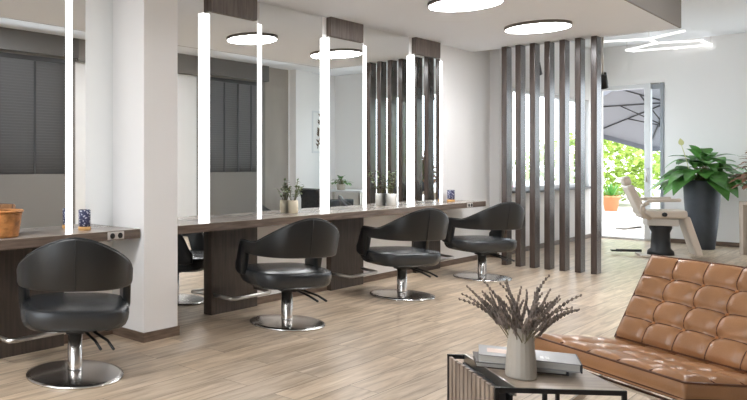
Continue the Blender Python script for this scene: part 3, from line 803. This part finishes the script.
# ------------------------------------------------------------------ things the mirrors show at the far end of the lounge
t = thing('reception_table', 'white reception table in the far lounge corner, seen in the mirrors', 'table', (14.0, -.35, 0), 0)
mb = MB(); mb.box(-.35, .35, -.55, .55, .69, .73); mb.build('tabletop', M['white_fr'], t, bevel=.004)
for sx in (-1, 1):
    for sy in (-1, 1): mb = MB(); mb.box(*sorted((sx * .34, sx * .30)), *sorted((sy * .54, sy * .50)), 0, .69); mb.build('leg', M['steel'], t)
leafy('potted_plant', 'small green plant in a beige pot on the white reception table', (13.95, -.45, .73),
      [(.07, 0), (.08, .005), (.1, .12), (.095, .125), (.085, .12)], 'console', 'leaf', 22, .2, .12, .15, .07, 9, .12, ring=.05)
def armchair(x, y, a, label):
    t = thing('lounge_armchair', label, 'chair', (x, y, 0), a, 'dark armchairs in the lounge')
    mb = MB(); mb.box(-.32, .32, -.3, .32, .28, .44); mb.build('seat', M['leather'], t, bevel=.04, seg=3)
    mb = MB(); mb.prism(slab(-.30, .40, -.40, .80, .12), 'x', -.32, .32); mb.build('backrest', M['leather'], t, bevel=.04, seg=3)
    for s in (-1, 1):
        mb = MB(); mb.box(*sorted((s * .33, s * .41)), -.34, .30, .28, .60); mb.build('armrest', M['leather'], t, bevel=.03, seg=3)
        for y_ in (-.28, .26): mb = MB(); mb.tube([(s * .3, y_, 0), (s * .3, y_, .28)], .016, 8); mb.build('leg', M['black'], t)
armchair(12.7, .05, R(-70), 'charcoal armchair before the white reception table')
t = thing('framed_picture', 'white framed botanical branch picture on the wall opposite the mirrors', 'picture', (14.0, YO, 1.55))
mb = MB(); mb.box(-.3, .3, 0, .03, 0, .95); mb.build('picture_frame', M['white_fr'], t, bevel=.004)
mb = MB(); mb.box(-.26, .26, .03, .033, .04, .91); mb.build('print', M['art_w'], t)
mb = MB(); mb.tube([(-.1, .036, .1), (0, .036, .4), (.06, .036, .7), (.02, .036, .86)], .008, 6)
r3 = random.Random(4)
for k in range(16): q = .15 + .045 * k; mb.leaf((-.08 + .14 * q, .036, q), (r3.choice((-1, 1)), 0, .6), (0, 1, 0), .13, .05, 0, n=4)
mb.build('branch_print', M['bark'], t)

# ------------------------------------------------------------------ outdoors
mb = MB(); mb.box(XF + .2, 40, -14, 4.4, -.14, -.02).box(10.4, 40, 4.4, 26, -.14, -.02).box(-20, XL - .2, -12, 16, -.14, -.02)
struct(mb.build('ground', M['paving']))
def shrub(x, y, z0, rx, ry, rz, m, n, label, seed, ls=.16, name='shrub', fl=None):
    rr = random.Random(seed)
    t = thing(name, label, 'shrub', (x, y, z0))
    mb = MB()
    for i in range(n):
        a = rr.uniform(0, 6.283); cz = rr.uniform(-1, 1); q = rr.uniform(.55, 1) ** .5; s_ = math.sqrt(1 - cz * cz)
        bump = 1 + .18 * math.sin(3 * a + seed) * math.cos(4 * cz)
        p = Vector((rx * q * s_ * math.cos(a) * bump, ry * q * s_ * math.sin(a) * bump, rz * (1.02 + cz * q)))
        mb.leaf(p, (rr.uniform(-1, 1), rr.uniform(-1, 1), rr.uniform(-.5, 1)), (rr.uniform(-.3, .3), rr.uniform(-.3, .3), 1), ls * rr.uniform(.6, 1.2), ls * .6, .2, n=2)
    mb.build('foliage', M[m], t)
    mb = MB(); mb.tube([(0, 0, 0), (.04, .02, rz * .5), (0, 0, rz)], [.07, .05, .03], 8); mb.build('stem', M['bark'], t)
    if fl:
        b = MB()
        for i in range(40):
            a = rr.uniform(0, 6.283); cz = rr.uniform(-.4, 1); s_ = math.sqrt(1 - cz * cz); b.ball((rx * s_ * math.cos(a), ry * s_ * math.sin(a), rz * (1 + cz)), .06, n=6, m=4)
        b.build('blossoms', M[fl], t)
    return t
shrub(26.8, 7.6, -.02, 2.0, 2.0, 1.15, 'leaf_b', 2600, 'tall bright green shrub seen through the glass door', 1, .26)
shrub(27.0, 13.5, -.02, 3.2, 3.0, 1.9, 'leaf_b', 2000, 'wide bright shrub beyond the garden wall, far behind the slat screen', 2, .32)
shrub(34.0, 6.0, -.02, 3.4, 3.4, 3.9, 'leaf_b', 2200, 'tree-high green crown rising above the parasol', 6, .42, name='tree')
shrub(16.1, 6.7, -.02, .75, .75, .62, 'leaf_b', 700, 'low bush with pink blossoms outside the side window', 3, .13, fl='pink')
shrub(20.9, 9.4, -.02, 1.2, 1.2, 1.0, 'leaf_b', 900, 'light green bush with yellow blossoms behind the garden wall', 4, .2, fl='yellow')
shrub(20.5, 15.5, -.02, 2.4, 2.4, 2.2, 'leaf_b', 1500, 'tall light green bush far beyond the side window', 5, .3)
# parasol
pc = Vector((17.5, 3.62, 0))
t = thing('parasol', 'big pale grey garden parasol on the terrace outside the glass door', 'parasol', (pc.x, pc.y, -.02))
HZ = 2.28; TM = Matrix.Translation((0, 0, HZ)) @ Matrix.Rotation(R(24), 4, 'Y')   # canopy tilted on its pole
vs = [(0, 0, .34), (0, 0, .31)]; fs = []; n = 8; rad = 1.5
for k in range(n):
    a = 2 * math.pi * (k + .5) / n; c, d = rad * math.cos(a), rad * math.sin(a); vs += [(c, d, 0), (c, d, -.02), (c, d, -.13)]
for k in range(n):
    i = 2 + 3 * k; j = 2 + 3 * ((k + 1) % n); fs += [(0, i, j), (1, j + 1, i + 1), (i, i + 2, j + 2, j), (i + 1, j + 1, j + 2, i + 2)]
cn = MB(); cn.add(vs, fs, False, TM); cn.build('canopy', M['parasol'], t)
mb = MB(); mb.tube([(0, 0, .06), (0, 0, HZ - .05), TM @ V(0, 0, .36)], .03, 12); mb.build('pole', M['blind_fr'], t)
mb = MB(); mb.lathe([(.35, 0), (.35, .05), (.06, .08), (.05, .3)], (0, 0, 0), 24); mb.build('base', M['blind_fr'], t)
for k in range(n):
    a = 2 * math.pi * (k + .5) / n; c, d = math.cos(a), math.sin(a); mb = MB()
    mb.tube([(.03 * c, .03 * d, .29), (rad * .97 * c, rad * .97 * d, -.03)], .013, 6, M=TM); mb.tube([(.03 * c, .03 * d, -.22), (rad * .52 * c, rad * .52 * d, .12)], .013, 6, M=TM)
    mb.build('rib', M['blind_fr'], t)
# terracotta pot with agave beside the door, and a low white wall behind the terrace
t = thing('agave', 'spiky agave in a terracotta pot just outside the glass door', 'plant', tuple(atZ(611, 211, -.02)))
mb = MB(); mb.lathe([(.13, 0), (.15, .01), (.2, .36), (.22, .37), (.22, .43), (.19, .43), (.18, .36), (.01, .36)], (0, 0, 0), 28); mb.build('pot', M['terra'], t)
mb = MB()
for k in range(26):
    a = 2.4 * k; el = R(80 - 2.6 * k); mb.leaf((0, 0, .36), (math.cos(a) * math.cos(el), math.sin(a) * math.cos(el), math.sin(el)), (0, 0, 1), .52, .07, .12, n=5)
mb.build('foliage', M['leaf'], t)
mb = MB(); mb.box(17.9, 18.1, 5.6, 16, -.02, .85).box(17.85, 18.15, 5.6, 16, .85, .91); o = mb.build('garden_wall', M['lowwall'], org=(18, 8, -.02)); tag(o, 'low white garden wall along the terrace', 'garden wall')

# ------------------------------------------------------------------ daylight
w = bpy.data.worlds.new('sky'); sc.world = w; w.use_nodes = True
bg = w.node_tree.nodes['Background']; bg.inputs[0].default_value = (.93, .965, 1, 1); bg.inputs[1].default_value = 2.8
sun = bpy.data.lights.new('sun', 'SUN'); sun.energy = 3.0; sun.angle = R(3); sun.color = (1, .96, .9)
so = bpy.data.objects.new('sun', sun); COL.objects.link(so); so.rotation_euler = (R(38), R(-22), R(0)); so.location = (20, 5, 12)

# ------------------------------------------------------------------ view
sc.view_settings.view_transform = 'Standard'; sc.view_settings.look = 'None'
sc.view_settings.exposure = 0.9; sc.view_settings.gamma = 1; sc.view_settings.use_curve_mapping = False
sc.cycles.use_denoising = True
sc.cycles.max_bounces = 10; sc.cycles.diffuse_bounces = 5; sc.cycles.glossy_bounces = 6; sc.cycles.transparent_max_bounces = 12
sc.cycles.sample_clamp_indirect = 8; sc.cycles.caustics_reflective = False; sc.cycles.caustics_refractive = False
